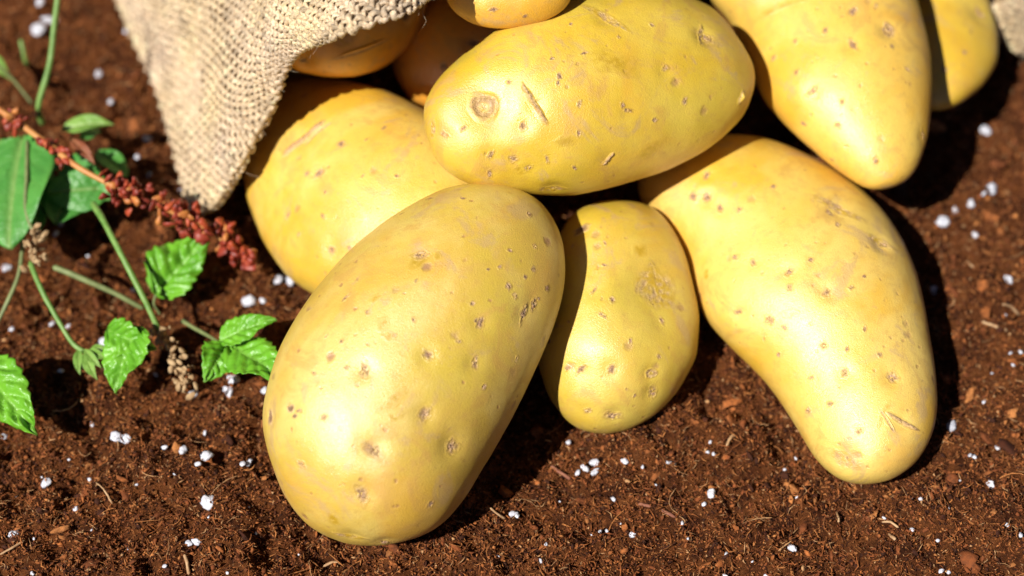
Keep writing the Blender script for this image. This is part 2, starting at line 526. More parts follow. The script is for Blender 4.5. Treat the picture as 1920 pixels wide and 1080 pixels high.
    return mesh_np(kind, Pts.reshape(-1, 3) - origin, grid_faces(nr, nc, True), mat, attrs={'spot': spot.reshape(-1, 3)})

def sink_eyes(V, F, marks):
    """the skin dips a little round the larger eyes"""
    tris = [tuple(int(q) for q in x) for f in F for x in f]
    bvh = BVHTree.FromPolygons([tuple(v) for v in V], tris)
    V = V.copy(); D = np.zeros_like(V)
    for px, py, a, b, rot, kind in marks:
        if a < 8 or kind in ('stain', 'crease', 'bright'): continue
        d = unit(ray(px, py)); hit, nrm, _, dist = bvh.ray_cast(Vector(CAM), Vector(d))
        if hit is None: continue
        nrm = np.array(nrm); nrm = -nrm if nrm @ d > 0 else nrm
        rw = min(a, b) * dist / FOCAL_PX
        r2 = ((V - np.array(hit)) ** 2).sum(1)
        rad = max(rw * 2.0, 0.22)
        D -= nrm * (0.6 * rw) * np.exp(-r2 / rad ** 2)[:, None]
    return V + D

PART_NAME = {'eye': 'eye', 'spot': 'skin_spot', 'dark': 'dark_pit', 'stain': 'ochre_stain', 'scab': 'russet_patch', 'scar': 'scar', 'crease': 'crease', 'bright': 'sprout_bud'}

def potato(outline, h0, h1, label, mat, marks=(), **kw):
    V, F, dh = outline_body(outline, h0, h1, **kw)
    V = sink_eyes(V, F, marks)
    print('POT', label[:30], 'zmin %.2f zmax %.2f dh %.2f' % (V[:, 2].min(), V[:, 2].max(), dh))
    lo = V[np.argmin(V[:, 2])]
    org = np.array([V[:, 0].mean(), V[:, 1].mean(), lo[2]])
    root = thing('potato', org, label, 'potato', 'potatoes spilling from the sack')
    o = obj('skin', mesh_np('skin', V - org, F, mat, attrs={'spot': np.zeros((len(V), 3))}), root)
    tris = []
    for f in F:
        tris += [tuple(int(q) for q in x) for x in f]
    bvh = BVHTree.FromPolygons([tuple(v) for v in V], tris)
    BVHS[label] = bvh
    for i, mk in enumerate(marks):
        px, py, a, b, rot, kind = mk
        me = patch_mesh(bvh, px, py, a, b, rot, kind, i + 3, org, mat)
        if me: obj(PART_NAME[kind], me, root)
    return root

def auto_marks(pts, kind='spot'):
    return [(x, y, r * (0.7 + 0.75 * ((x * 13 + y * 7) % 11) / 10), r * (0.55 + 0.5 * ((x * 5 + y * 3) % 7) / 6), (x * 7 + y) % 180, kind) for x, y, r in pts]

A_OUT = [(905,342),(960,348),(1010,375),(1045,425),(1060,480),(1055,550),(1035,620),(1005,690),(960,780),(915,860),(870,935),(830,980),(780,1008),(710,1023),(640,1015),(580,985),(535,930),(508,860),(496,800),(500,735),(520,665),(555,595),(600,530),(660,465),(730,410),(800,368),(850,348)]
B_OUT = [(540,152),(600,147),(690,160),(770,192),(835,230),(892,290),(926,350),(922,430),(880,500),(805,560),(730,590),(650,590),(600,562),(540,520),(490,440),(462,360),(458,310),(475,240),(500,180)]  # unseen right side drawn out to block sunlight from the gap beyond
C_OUT = [(1165,374),(1215,385),(1255,420),(1285,475),(1305,550),(1312,610),(1305,670),(1280,720),(1240,765),(1190,797),(1140,811),(1095,805),(1060,785),(1030,745),(1010,690),(1000,640),(1008,590),(1025,520),(1050,440),(1075,400),(1115,380)]
D_OUT = [(1060,0),(1130,-17),(1220,-20),(1300,-5),(1350,25),(1390,75),(1414,130),(1410,180),(1385,230),(1335,275),(1260,315),(1180,345),(1100,364),(1030,368),(960,359),(900,352),(850,330),(820,300),(805,260),(797,215),(805,180),(830,140),(880,95),(950,45),(1000,20)]
E_OUT = [(1375,253),(1430,258),(1490,278),(1560,315),(1620,360),(1670,415),(1703,475),(1727,540),(1743,620),(1755,700),(1757,770),(1745,820),(1715,870),(1670,900),(1615,908),(1570,895),(1530,860),(1495,805),(1460,750),(1420,700),(1370,650),(1330,605),(1302,555),(1278,490),(1240,430),(1200,372),(1205,320),(1250,280),(1310,258)]
F_OUT = [(1332,-5),(1370,45),(1402,112),(1430,181),(1470,232),(1530,287),(1580,327),(1630,355),(1680,350),(1715,320),(1738,260),(1745,190),(1742,100),(1725,20),(1700,-60),(1650,-130),(1570,-170),(1480,-160),(1400,-110),(1350,-50)]
G_OUT = [(1730,-70),(1780,-100),(1825,-70),(1852,-10),(1868,60),(1868,110),(1845,155),(1805,190),(1760,207),(1725,195),(1700,150),(1690,60),(1700,-20)]
H_OUT = [(545,125),(590,138),(640,145),(690,138),(740,110),(775,70),(800,10),(800,-50),(760,-110),(680,-140),(590,-130),(530,-80),(505,0),(510,75)]
I_OUT = [(770,30),(820,-10),(880,-20),(950,10),(990,80),(980,150),(930,200),(860,222),(790,200),(750,160),(738,100)]
J_OUT = [(835,0),(860,30),(910,50),(970,50),(1030,35),(1070,0),(1080,-60),(1030,-110),(940,-125),(860,-95),(825,-45)]
K_OUT = [(1120,-20),(1180,-60),(1260,-60),(1330,-10),(1380,60),(1380,120),(1320,150),(1230,130),(1150,80)]

A_MARKS = auto_marks([(953,537,8),(900,605,9),(890,680,10),(801,666,9),(796,775,10),(845,836,12),(807,945,9),(698,842,15),(684,695,12),(957,470,7),(992,402,6),(1003,462,6),(1026,540,8),(966,555,5),(886,569,5),(780,527,5),(752,402,5),(648,558,6),(612,630,5),(650,690,6),(606,783,7),(908,725,6),(968,674,5),(720,1015,9),(678,925,13),(566,870,10),(688,586,5),(868,372,5),(1000,505,6),(1010,560,5),(560,770,5),(937,500,4),(860,640,4),(740,630,4),(775,600,4),(590,700,5),(640,640,4)]) \
  + auto_marks([(787,490,20),(717,610,14),(625,975,20),(730,632,10),(820,480,8),(740,780,10),(905,608,7)], 'stain') \
  + [(790,478,16,9,10,'spot'),(980,590,16,6,60,'spot'),(1000,570,14,6,60,'spot'),(508,782,13,7,70,'dark'),(546,766,9,7,0,'dark'),(553,780,5,4,0,'dark'),(915,505,3,3,0,'dark'),(985,520,4,4,0,'dark'),(895,602,5,4,0,'dark'),(735,752,34,12,35,'stain'),(660,1005,40,7,-5,'scab'),(700,560,14,8,40,'stain')]
B_MARKS = auto_marks([(600,325,8),(640,270,8),(687,262,4),(576,325,5),(622,468,6),(656,465,6),(541,403,6),(606,405,5),(680,330,4),(745,330,4),(720,240,5),(560,440,4),(610,360,5)]) \
  + [(570,262,48,10,32,'scar'),(595,250,30,5,32,'crease'),(640,268,11,5,-10,'stain')]
C_MARKS = auto_marks([(1090,692,9),(1147,692,6),(1133,594,5),(1182,639,5),(1235,668,5),(1240,601,6),(1148,562,6),(1127,590,4),(1113,546,6),(1134,497,5),(1064,690,5),(1175,730,4),(1190,742,4),(1102,770,8),(1134,455,4),(1074,462,5),(1067,604,5),(1222,735,8)]) \
  + [(1230,540,38,52,15,'scab'),(1220,700,13,9,0,'eye'),(1150,778,17,8,-20,'spot'),(1200,470,14,13,0,'stain'),(1090,432,16,8,20,'dark'),(1030,640,4,4,0,'dark'),(1225,735,10,4,60,'stain')]
D_MARKS = auto_marks([(1095,100,5),(1049,143,5),(1086,195,6),(1046,155,4),(954,154,5),(980,235,7),(1085,250,6),(962,298,7),(1026,299,6),(1078,315,6),(920,290,6),(990,315,8),(1168,198,6),(1178,207,6),(1228,225,5),(1284,188,8),(1246,129,7),(1222,47,7),(1312,65,12),(1325,72,10),(870,240,5),(918,325,7),(834,253,8),(1070,45,4),(1035,110,5),(1160,70,4)]) \
  + [(908,202,29,27,0,'eye'),(1002,195,42,9,-58,'scar'),(1152,118,44,24,-8,'stain'),(1060,265,22,12,0,'stain'),(1140,298,14,6,60,'scar'),(1036,352,24,8,-10,'scab'),(1390,182,12,8,60,'bright'),(1135,35,50,9,-38,'scab'),(1320,75,30,16,-20,'stain'),(1215,285,34,16,30,'stain'),(812,240,20,6,70,'scab'),(980,318,16,12,30,'stain')]
E_MARKS = auto_marks([(1300,369,9),(1326,370,8),(1386,393,6),(1350,390,7),(1412,492,6),(1378,482,6),(1480,510,7),(1550,550,6),(1443,600,9),(1472,615,7),(1384,585,6),(1545,648,8),(1588,655,5),(1584,700,8),(1672,708,10),(1558,757,8),(1520,708,5),(1621,617,5),(1612,808,7),(1650,665,5),(1570,420,6),(1520,487,5),(1480,540,6),(1620,518,5),(1655,460,8),(1595,540,5),(1516,770,5),(1460,665,4),(1555,400,9),(1325,330,6),(1450,350,5)]) \
  + [(1650,455,30,9,-20,'scab'),(1575,395,46,10,-35,'scab'),(1692,792,32,7,-26,'scar'),(1664,790,22,5,-62,'crease'),(1580,860,30,14,-20,'scab'),(1325,513,9,9,0,'stain'),(1480,590,16,8,0,'stain'),(1655,780,30,6,60,'stain')]
F_MARKS = auto_marks([(1599,85,8),(1599,22,8),(1663,57,9),(1547,57,6),(1491,77,7),(1493,136,6),(1525,170,10),(1579,192,6),(1571,235,6),(1508,232,5),(1672,87,5),(1730,255,8),(1642,302,6),(1643,10,5),(1700,130,5),(1450,110,5),(1560,300,5)]) \
  + [(1664,56,9,14,0,'dark'),(1598,86,5,5,0,'dark'),(1460,15,60,6,10,'stain')]
G_MARKS = auto_marks([(1771,130,6),(1808,98,6),(1835,25,12),(1820,60,4)])
H_MARKS = [(680,95,50,8,12,'crease'),(640,70,26,16,0,'scab'),(760,30,8,8,0,'dark'),(570,112,9,6,0,'spot')]
I_MARKS = [(888,82,10,8,0,'dark'),(832,125,7,7,0,'spot')]
J_MARKS = auto_marks([(925,18,6),(985,30,5)])

potato(A_OUT, 2.2, 5.6, 'large oval yellow potato in sharp focus at the front, leaning on the pile', potato_mat(1, (0.58,0.385,0.055), (0.65,0.48,0.13), 0.5, 0.4, 0.9), A_MARKS, k=0.90, n=180, m=200, rest=-0.30, seed=2, lump=0.03)
potato(B_OUT, 2.4, 2.8, 'round yellow potato half under the sack flap, partly in its shadow', potato_mat(2, warm=0.5), B_MARKS, k=0.78, rest=-0.2, seed=12)
potato(C_OUT, 2.0, 4.3, 'small greenish yellow potato between two large ones, its left side in shadow', potato_mat(3, (0.57,0.385,0.035), (0.62,0.46,0.08), 0.5, 0.3), C_MARKS, k=0.85, n=150, m=160, rest=-0.32, seed=22)
potato(D_OUT, 5.4, 4.9, 'oval potato lying across the top of the pile with a ringed eye and long scar', potato_mat(4, (0.62,0.40,0.028), (0.67,0.48,0.065), 0.5, 0.4), D_MARKS, k=0.86, n=150, m=160, seed=32)
potato(E_OUT, 2.4, 3.9, 'large pear shaped potato with a narrow bent lower end, resting on bare soil', potato_mat(5, warm=0.5), E_MARKS, k=0.84, n=160, m=170, rest=-0.38, seed=42, lump=0.03, ends=((1640,905),(1320,255)))
potato(F_OUT, 3.0, 4.4, 'tall smooth potato pointing down, cut off by the top edge', potato_mat(6, (0.72,0.405,0.04), (0.75,0.49,0.09), 0.15, 0.5), F_MARKS, k=0.9, seed=52, lump=0.025)
potato(G_OUT, 2.0, 2.3, 'narrow potato farthest right, half shaded, beside the corner of burlap', potato_mat(17, (0.66,0.42,0.035), (0.70,0.49,0.08), 0.5, 0.3), G_MARKS, k=0.95, seed=62)
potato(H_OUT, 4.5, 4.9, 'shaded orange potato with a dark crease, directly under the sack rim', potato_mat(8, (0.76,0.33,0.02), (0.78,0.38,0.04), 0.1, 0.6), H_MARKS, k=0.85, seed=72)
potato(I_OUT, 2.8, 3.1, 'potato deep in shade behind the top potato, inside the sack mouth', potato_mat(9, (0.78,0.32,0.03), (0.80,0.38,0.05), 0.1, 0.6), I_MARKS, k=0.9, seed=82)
potato(J_OUT, 7.6, 7.7, 'potato at the top edge with only its rounded underside showing', potato_mat(10, (0.72,0.36,0.025), (0.74,0.42,0.05), 0.2, 0.5), J_MARKS, k=0.75, seed=92)

# ------------------------------------------------------------------ burlap sack
# control rows from the mouth backwards: each runs from the left fold over the top to the right fold
def row(pts, n=400):
    P = np.array([at(x, y, z) for x, y, z in pts])
    return resample(crom(P, 800), n)

RIM = row([(352,389,0.35),(378,388,0.75),(396,380,1.2),(416,352,1.9),(444,304,3.1),(478,243,3.6),(508,185,4.5),(526,128,5.6),(556,92,6.7),(624,56,8.5),(704,26,9.0),(784,-4,9.1),(870,-75,8.8),(1000,-180,8.4),(1200,-240,8.4),(1420,-280,8.0),(1640,-250,7.0),(1800,-150,4.9),(1862,-40,2.8),(1880,45,1.6),(1908,92,0.7),(1935,100,0.2)])
ROW1 = row([(326,290,0.1),(352,268,0.8),(390,225,2.2),(440,160,4.1),(490,90,5.7),(535,30,7.2),(600,-20,8.2),(720,-90,9.0),(900,-210,9.0),(1100,-270,9.3),(1400,-330,8.8),(1680,-290,7.2),(1860,-180,4.2),(1950,-10,1.9),(2000,70,0.1)])
ROW2 = row([(284,150,0.1),(320,118,1.2),(365,60,2.8),(420,-20,4.9),(490,-100,6.9),(600,-190,8.9),(780,-290,10.3),(1050,-380,10.4),(1400,-400,9.8),(1720,-310,7.7),(1920,-210,4.2),(2080,-60,1.2),(2110,0,0.1)])
ROW3 = row([(214,-10,0.1),(240,-40,1.6),(290,-110,3.9),(370,-210,6.4),(520,-350,9.0),(780,-470,10.8),(1100,-540,11.2),(1450,-540,10.3),(1800,-450,7.2),(2020,-300,3.4),(2190,-120,0.1)])
ROW4 = row([(90,-330,0.1),(130,-370,1.8),(250,-500,4.6),(480,-650,7.5),(850,-760,9.0),(1250,-790,8.8),(1650,-740,6.9),(2050,-560,3.2),(2250,-400,0.1)])
ROW5 = row([(300,-700,0.1),(420,-740,0.9),(700,-800,1.8),(1100,-830,2.2),(1500,-820,1.8),(1850,-760,0.9),(2000,-700,0.1)])
NETR = np.stack([RIM, ROW1, ROW2, ROW3, ROW4, ROW5])
NV0 = 500
_t = np.linspace(0, 5, NV0); _i = np.minimum(_t.astype(int), 4); _f = (_t - _i)[:, None, None]
_Q = np.concatenate([(2 * NETR[0] - NETR[1])[None], NETR, (2 * NETR[-1] - NETR[-2])[None]])
p0, p1, p2, p3 = _Q[_i], _Q[_i + 1], _Q[_i + 2], _Q[_i + 3]
G = 0.5 * (2 * p1 + (p2 - p0) * _f + (2 * p0 - 5 * p1 + 4 * p2 - p3) * _f**2 + (3 * p1 - p0 - 3 * p2 + p3) * _f**3)
# even spacing in v, in centimetres along the mean of the visible left side
dv = np.r_[0, np.cumsum(np.linalg.norm(np.diff(G[:, 60:200:20], axis=0), axis=2).mean(1))]
VLEN = dv[-1]; dV = 0.05
vs = np.arange(0, VLEN, dV)
G = np.stack([[np.interp(vs, dv, G[:, j, k]) for k in range(3)] for j in range(G.shape[1])], 1).transpose(2, 1, 0).transpose(0, 1, 2)
G = np.ascontiguousarray(G)
if G.shape[0] != len(vs): G = G.transpose(1, 0, 2)
def gnormal(G):
    n = np.cross(np.gradient(G, axis=1), np.gradient(G, axis=0))
    n = unit(n)
    return n
GN = gnormal(G)
if GN[len(vs) // 3, 200, 2] < 0: GN = -GN
G = G + GN * (0.07 * fbm(G * 0.35, 2, 5) + 0.02 * fbm(G * 1.1, 2, 9))[..., None] * np.clip(np.linspace(0, 8, G.shape[0]), 0.15, 1)[:, None, None]
GN = gnormal(G)
if GN[len(vs) // 3, 200, 2] < 0: GN = -GN
# the hem turns under at the mouth
HR = 0.09; HEM = 1.5
wv = np.arange(dV, HEM, dV)[::-1]
tv = -unit(G[3] - G[0])
hem = []; hemn = []
for w_ in wv:
    ph = w_ / HR
    if ph < math.pi:
        hem.append(G[0] + tv * math.sin(ph) * HR - GN[0] * (1 - math.cos(ph)) * HR); hemn.append(unit(tv * math.sin(ph) + GN[0] * math.cos(ph)))
    else:
        q = (w_ - math.pi * HR) / dV; k0 = int(q)
        hem.append(G[k0] - GN[k0] * 2 * HR); hemn.append(-GN[k0])
GX = np.concatenate([np.array(hem), G]); GXN = np.concatenate([np.array(hemn), GN])
NH = len(hem); NU = G.shape[1]

def surf(u, v):
    """u 0..1 along the mouth, v cm back from the rim (negative: turned under)"""
    a = np.clip(v / dV + NH, 0, GX.shape[0] - 1.001); b = np.clip(u * (NU - 1), 0, NU - 1.001)
    i = a.astype(int); j = b.astype(int); fa = (a - i)[..., None]; fb = (b - j)[..., None]
    def g(M): return (M[i, j] * (1 - fa) + M[i + 1, j] * fa) * (1 - fb) + (M[i, j + 1] * (1 - fa) + M[i + 1, j + 1] * fa) * fb
    return g(GX), unit(g(GXN))

RIMLEN = np.linalg.norm(np.diff(RIM, axis=0), axis=1).sum()
sack_org = np.array([0, 10.0, 0])
sack = thing('burlap_sack', sack_org, 'beige woven burlap sack lying on its side, its mouth draped over the potatoes', 'sack')

t = NT('burlap_cloth'); c = t.coord(); wvn = t.noise(c, 700, 3, 0.6)
M_CLOTH = t.set(Base_Color=t.mix(t.ramp(wvn, 0.3, 0.7), (0.26, 0.17, 0.085), (0.42, 0.30, 0.17)), Roughness=0.9, Specular_IOR_Level=0.2, Normal=t.bump(wvn, 0.0006))
uu, vv = np.meshgrid(np.linspace(0, 1, 260), np.linspace(-1.45, VLEN - 0.1, 190))
P, N_ = surf(uu, vv)
Pin = P - N_ * 0.045
obj('backing_sheet', mesh_np('backing_sheet', Pin.reshape(-1, 3) - sack_org, grid_faces(*uu.shape), M_CLOTH), sack)  # sheet added under the yarns for solid shadows and darker weave gaps
# the lower layer, on the soil
L = surf(np.zeros(60), np.linspace(0, VLEN - 0.2, 60))[0]; Rr = surf(np.ones(60), np.linspace(0, VLEN - 0.2, 60))[0]
q = np.linspace(0, 1, 60)[None, :, None]
low = L[:, None] * (1 - q) + Rr[:, None] * q
low[..., 1] += (np.sin(np.pi * q[..., 0]) ** 0.5 * 6.0) * np.linspace(1, 0, 60)[:, None]
low[..., 2] = 0.16 + soil_h(low[..., 0], low[..., 1]) * 0.5 + 0.05 * fbm(low * 0.8, 2, 4)
obj('lower_layer', mesh_np('lower_layer', low.reshape(-1, 3) - sack_org, grid_faces(60, 60), M_CLOTH), sack)

PT = 0.180
def weave(u0, u1, v1, seed):
    """real over-and-under yarns on part of the cloth"""
    vmin = -1.3
    nwarp = int((u1 - u0) * RIMLEN / PT); nweft = int((v1 - vmin) / PT)
    rng = np.random.default_rng(seed)
    out = []
    # warp: runs along v
    K = nweft * 3
    v = np.linspace(vmin, vmin + nweft * PT, K)[None].repeat(nwarp, 0)
    j = np.arange(nwarp)[:, None]
    u = u0 + (j + 0.5) * PT / RIMLEN + 0 * v
    ph = (v - vmin) / PT * np.pi + np.pi * j
    cc = np.stack([u * RIMLEN, v, 0 * u], -1)
    u = u + (0.045 * noise3(cc * 2.2, 1) + 0.07 * noise3(cc * 0.5, 6)) / RIMLEN + 0.022 / RIMLEN * rng.normal(size=u.shape).cumsum(1) * 0.05
    P, N_ = surf(u, v)
    r = 0.064 * (1 + 0.30 * noise3(cc * [0.9, 2.5, 1], 2) + 0.18 * rng.normal(size=(nwarp, 1)))
    P = P + N_ * (0.060 * np.cos(ph) + 0.012 * noise3(cc * 4, 3))[..., None]
    out.append((P, np.clip(r, 0.032, 0.10), N_, nwarp, K))
    K = nwarp * 3
    u = np.linspace(u0, u0 + nwarp * PT / RIMLEN, K)[None].repeat(nweft, 0)
    i = np.arange(nweft)[:, None]
    v = vmin + (i + 0.5) * PT + 0 * u
    ph = (u - u0) * RIMLEN / PT * np.pi + np.pi * i
    cc = np.stack([u * RIMLEN, v, 0 * u], -1)
    v = v + 0.045 * noise3(cc * 2.2, 11) + 0.07 * noise3(cc * 0.5, 12)
    P, N_ = surf(u, v)
    r = 0.064 * (1 + 0.30 * noise3(cc * [2.5, 0.9, 1], 13) + 0.18 * rng.normal(size=(nweft, 1)))
    P = P - N_ * (0.060 * np.cos(ph) + 0.012 * noise3(cc * 4, 14))[..., None]
    out.append((P, np.clip(r, 0.032, 0.10), N_, nweft, K))
    for nm, (P, r, N_, T, K) in zip(('warp_yarn', 'weft_yarn'), out):
        sides = 5
        V, F = tubes(P, r, sides, N_, 0.8)
        tone = 0.80 + 0.30 * rng.random((T, 1)) + 0.12 * noise3(P * 1.5, 31) + 0.16 * rng.normal(size=(T, K))
        base = np.array([0.76, 0.60, 0.40])
        col = base * tone[..., None]
        col[..., 2] *= (1 + 0.12 * noise3(P * 0.8, 40))
        col = np.clip(col, 0.12, 0.85)[:, :, None, :].repeat(sides, 2).reshape(-1, 3)
        tag(obj(nm, mesh_np(nm, V - sack_org, F, M_JUTE, attrs={'col': col}), sack), kind='stuff')
weave(0.0, 0.40, 9.5, 1)
weave(0.93, 1.0, 3.5, 2)

# loose fibres standing off the cloth, thickest along the hem
def fibres(n, u0, u1, vlo, vhi, ln, seed, r=0.007):
    rng = np.random.default_rng(seed)
    u = u0 + (u1 - u0) * rng.random(n); v = vlo + (vhi - vlo) * rng.random(n) ** 1.5
    P0, N_ = surf(u, v)
    tdir = unit(rng.normal(size=(n, 3)) + N_ * 0.7)
    L_ = ln * (0.3 + rng.random(n) ** 2 * 1.6)
    K = 6; s_ = np.linspace(0, 1, K)
    bend = unit(rng.normal(size=(n, 3))) * 0.5
    P = P0[:, None] + (tdir[:, None] * s_[None, :, None] + bend[:, None] * (s_ ** 2)[None, :, None]) * L_[:, None, None] * 0.7
    P += 0.25 * L_[:, None, None] * np.stack([noise3(P * 5, 60 + k) for k in range(3)], -1) * s_[None, :, None]
    V, F = tubes(P, np.full((n, K), r) * np.linspace(1, 0.5, K)[None], 3)
    col = (np.array([0.72, 0.60, 0.42]) * (0.75 + 0.45 * rng.random((n, 1, 1)))) * np.ones((n, K * 3, 3))
    tag(obj('loose_fibre', mesh_np('loose_fibre', V - sack_org, F, M_JUTE, attrs={'col': np.clip(col.reshape(-1, 3), 0, 0.9)}), sack), kind='stuff')
fibres(1700, 0.0, 0.42, -0.1, 0.7, 0.13, 5, 0.005)
fibres(3000, 0.0, 0.40, 0.0, 9.0, 0.16, 6, 0.005)
fibres(60, 0.0, 0.42, -0.3, 0.1, 0.40, 7, 0.005)
fibres(300, 0.93, 1.0, -0.3, 3.0, 0.3, 8)

# ------------------------------------------------------------------ soil litter
ICO = None
def ico(sub):
    import bmesh
    bm = bmesh.new(); bmesh.ops.create_icosphere(bm, subdivisions=sub, radius=1.0)
    V = np.array([v.co[:] for v in bm.verts]); F = np.array([[v.index for v in f.verts] for f in bm.faces]); bm.free()
    return V, F
I1, I1F = ico(1); I2, I2F = ico(2); I3, I3F = ico(3)

def in_view(n, rng, pad=1.5):
    """random ground points of the trapezium the photograph sees"""
    px = rng.uniform(-160, 2080, n); py = rng.uniform(-160, 1230, n)
    w = rng.random(n) < 0.12                      # thinner cover further out
    px = np.where(w, rng.uniform(-700, 2620, n), px); py = np.where(w, rng.uniform(-400, 1600, n), py)
    return at(px, py, np.zeros(n))

def rot_rand(n, rng):
    q = unit(rng.normal(size=(n, 4)))
    w, x, y, z = q.T
    return np.stack([np.stack([1-2*(y*y+z*z), 2*(x*y-z*w), 2*(x*z+y*w)], -1), np.stack([2*(x*y+z*w), 1-2*(x*x+z*z), 2*(y*z-x*w)], -1), np.stack([2*(x*z-y*w), 2*(y*z+x*w), 1-2*(x*x+y*y)], -1)], -2)

PEAT = np.array([[0.05,0.012,0.004],[0.20,0.056,0.015],[0.34,0.108,0.028],[0.42,0.160,0.046],[0.50,0.27,0.12]])
def peat_col(n, rng, w=(0.22,0.33,0.27,0.14,0.04)):
    i = rng.choice(5, n, p=np.array(w) / sum(w))
    return PEAT[i] * (0.75 + 0.5 * rng.random((n, 1)))

def crumbs(n, smin, smax, seed, w=(0.22,0.33,0.27,0.14,0.04), lift=0.3, big=False):
    rng = np.random.default_rng(seed)
    P = in_view(n, rng)
    sz = smin + (smax - smin) * rng.random(n) ** 3
    S0, SF = (I2, I2F) if big else (I1, I1F)
    Rm = rot_rand(n, rng)
    sc = np.stack([sz * rng.uniform(0.8, 1.8, n), sz * rng.uniform(0.5, 1.0, n), sz * rng.uniform(0.25, 0.7, n)], -1)
    q = S0[None] * 1.6 + rng.uniform(0, 90, (n, 1, 3))
    jit = 1 + (0.55 * fbm(q, 2, seed) if big else 0) + rng.uniform(-0.28, 0.28, (n, len(S0)))
    V = S0[None] * sc[:, None] * np.maximum(jit, 0.3)[..., None]
    V = np.einsum('nij,nkj->nki', Rm, V)
    z = soil_h(P[:, 0], P[:, 1]) + sz * lift * rng.uniform(-0.9, 1.2, n) + 0.05 * rng.random(n) ** 2
    V += np.stack([P[:, 0], P[:, 1], z], -1)[:, None]
    F = (SF[None] + (np.arange(n) * len(S0))[:, None, None]).reshape(-1, 3)
    col = peat_col(n, rng, w)[:, None].repeat(len(S0), 1).reshape(-1, 3)
    o = obj('peat_crumbs', mesh_np('peat_crumbs', V.reshape(-1, 3), F, M_CRUMB, smooth=False, attrs={'col': col}))
    return tag(o, kind='stuff')

def litter(n, lmin, lmax, rmin, rmax, seed, w, name='peat_fibres', up=0.25):
    rng = np.random.default_rng(seed)
    P = in_view(n, rng)
    L_ = lmin + (lmax - lmin) * rng.random(n) ** 2.5
    a = rng.uniform(0, 2 * np.pi, n)
    d = np.stack([np.cos(a), np.sin(a), rng.normal(size=n) * 0.35], -1)
    K = 3 if lmax < 0.4 else 5; s_ = np.linspace(-0.5, 0.5, K)
    bd = np.stack([-np.sin(a), np.cos(a), rng.normal(size=n) * 0.8], -1) * rng.normal(size=n)[:, None] * 0.9
    z = soil_h(P[:, 0], P[:, 1]) + up * 0.05 + rng.random(n) ** 2 * up * 0.55
    C_ = np.stack([P[:, 0], P[:, 1], z], -1)
    Q = C_[:, None] + L_[:, None, None] * (d[:, None] * s_[None, :, None] + bd[:, None] * (s_ ** 2)[None, :, None])
    r = (rmin + (rmax - rmin) * rng.random(n) ** 2)[:, None] * np.interp(np.linspace(0, 1, K), [0, .3, .7, 1], [0.35, 1, 0.9, 0.3])[None]
    V, F = tubes(Q, r, 3)
    col = peat_col(n, rng, w)[:, None].repeat(K * 3, 1).reshape(-1, 3)
    return tag(obj(name, mesh_np(name, V, F, M_CRUMB, smooth=False, attrs={'col': col})), kind='stuff')

tag(crumbs(18000, 0.025, 0.10, 101, (0.25,0.37,0.28,0.09,0.01)), 'crumbly red brown peat soil covering the ground', 'peat soil')
tag(crumbs(800, 0.08, 0.24, 102, (0.1,0.4,0.42,0.08,0), 0.05, True), 'larger lumps of brown peat among the fine crumbs', 'peat soil')
def flakes(n, seed):
    rng = np.random.default_rng(seed)
    P = in_view(n, rng)
    T = np.array([[1, 0, -.35], [-.5, .86, -.35], [-.5, -.86, -.35], [0, 0, .9]])
    sz = rng.uniform(0.016, 0.055, n)
    V = T[None] * (sz[:, None] * rng.uniform(0.5, 1.6, (n, 3)))[:, None] * rng.uniform(0.7, 1.3, (n, 4, 1))
    V = np.einsum('nij,nkj->nki', rot_rand(n, rng), V)
    V += np.stack([P[:, 0], P[:, 1], soil_h(P[:, 0], P[:, 1]) + rng.uniform(0, 0.05, n)], -1)[:, None]
    F = (np.array([[0, 1, 3], [1, 2, 3], [2, 0, 3], [0, 2, 1]])[None] + (np.arange(n) * 4)[:, None, None]).reshape(-1, 3)
    col = peat_col(n, rng, (0.22, 0.32, 0.27, 0.15, 0.04))[:, None].repeat(4, 1).reshape(-1, 3)
    return tag(obj('peat_dust', mesh_np('peat_dust', V.reshape(-1, 3), F, M_CRUMB, smooth=False, attrs={'col': col})), kind='stuff')
tag(flakes(90000, 111), 'fine brown peat dust and flakes between the crumbs', 'peat soil')
tag(litter(78000, 0.05, 0.30, 0.007, 0.028, 103, (0.16,0.26,0.28,0.22,0.08)), 'fine brown coir fibres tangled over the soil', 'fibres')
tag(litter(1600, 0.22, 0.8, 0.008, 0.028, 104, (0.03,0.12,0.3,0.35,0.2), 'coir_strands', 0.4), 'longer pale coir strands lying over the soil', 'fibres')

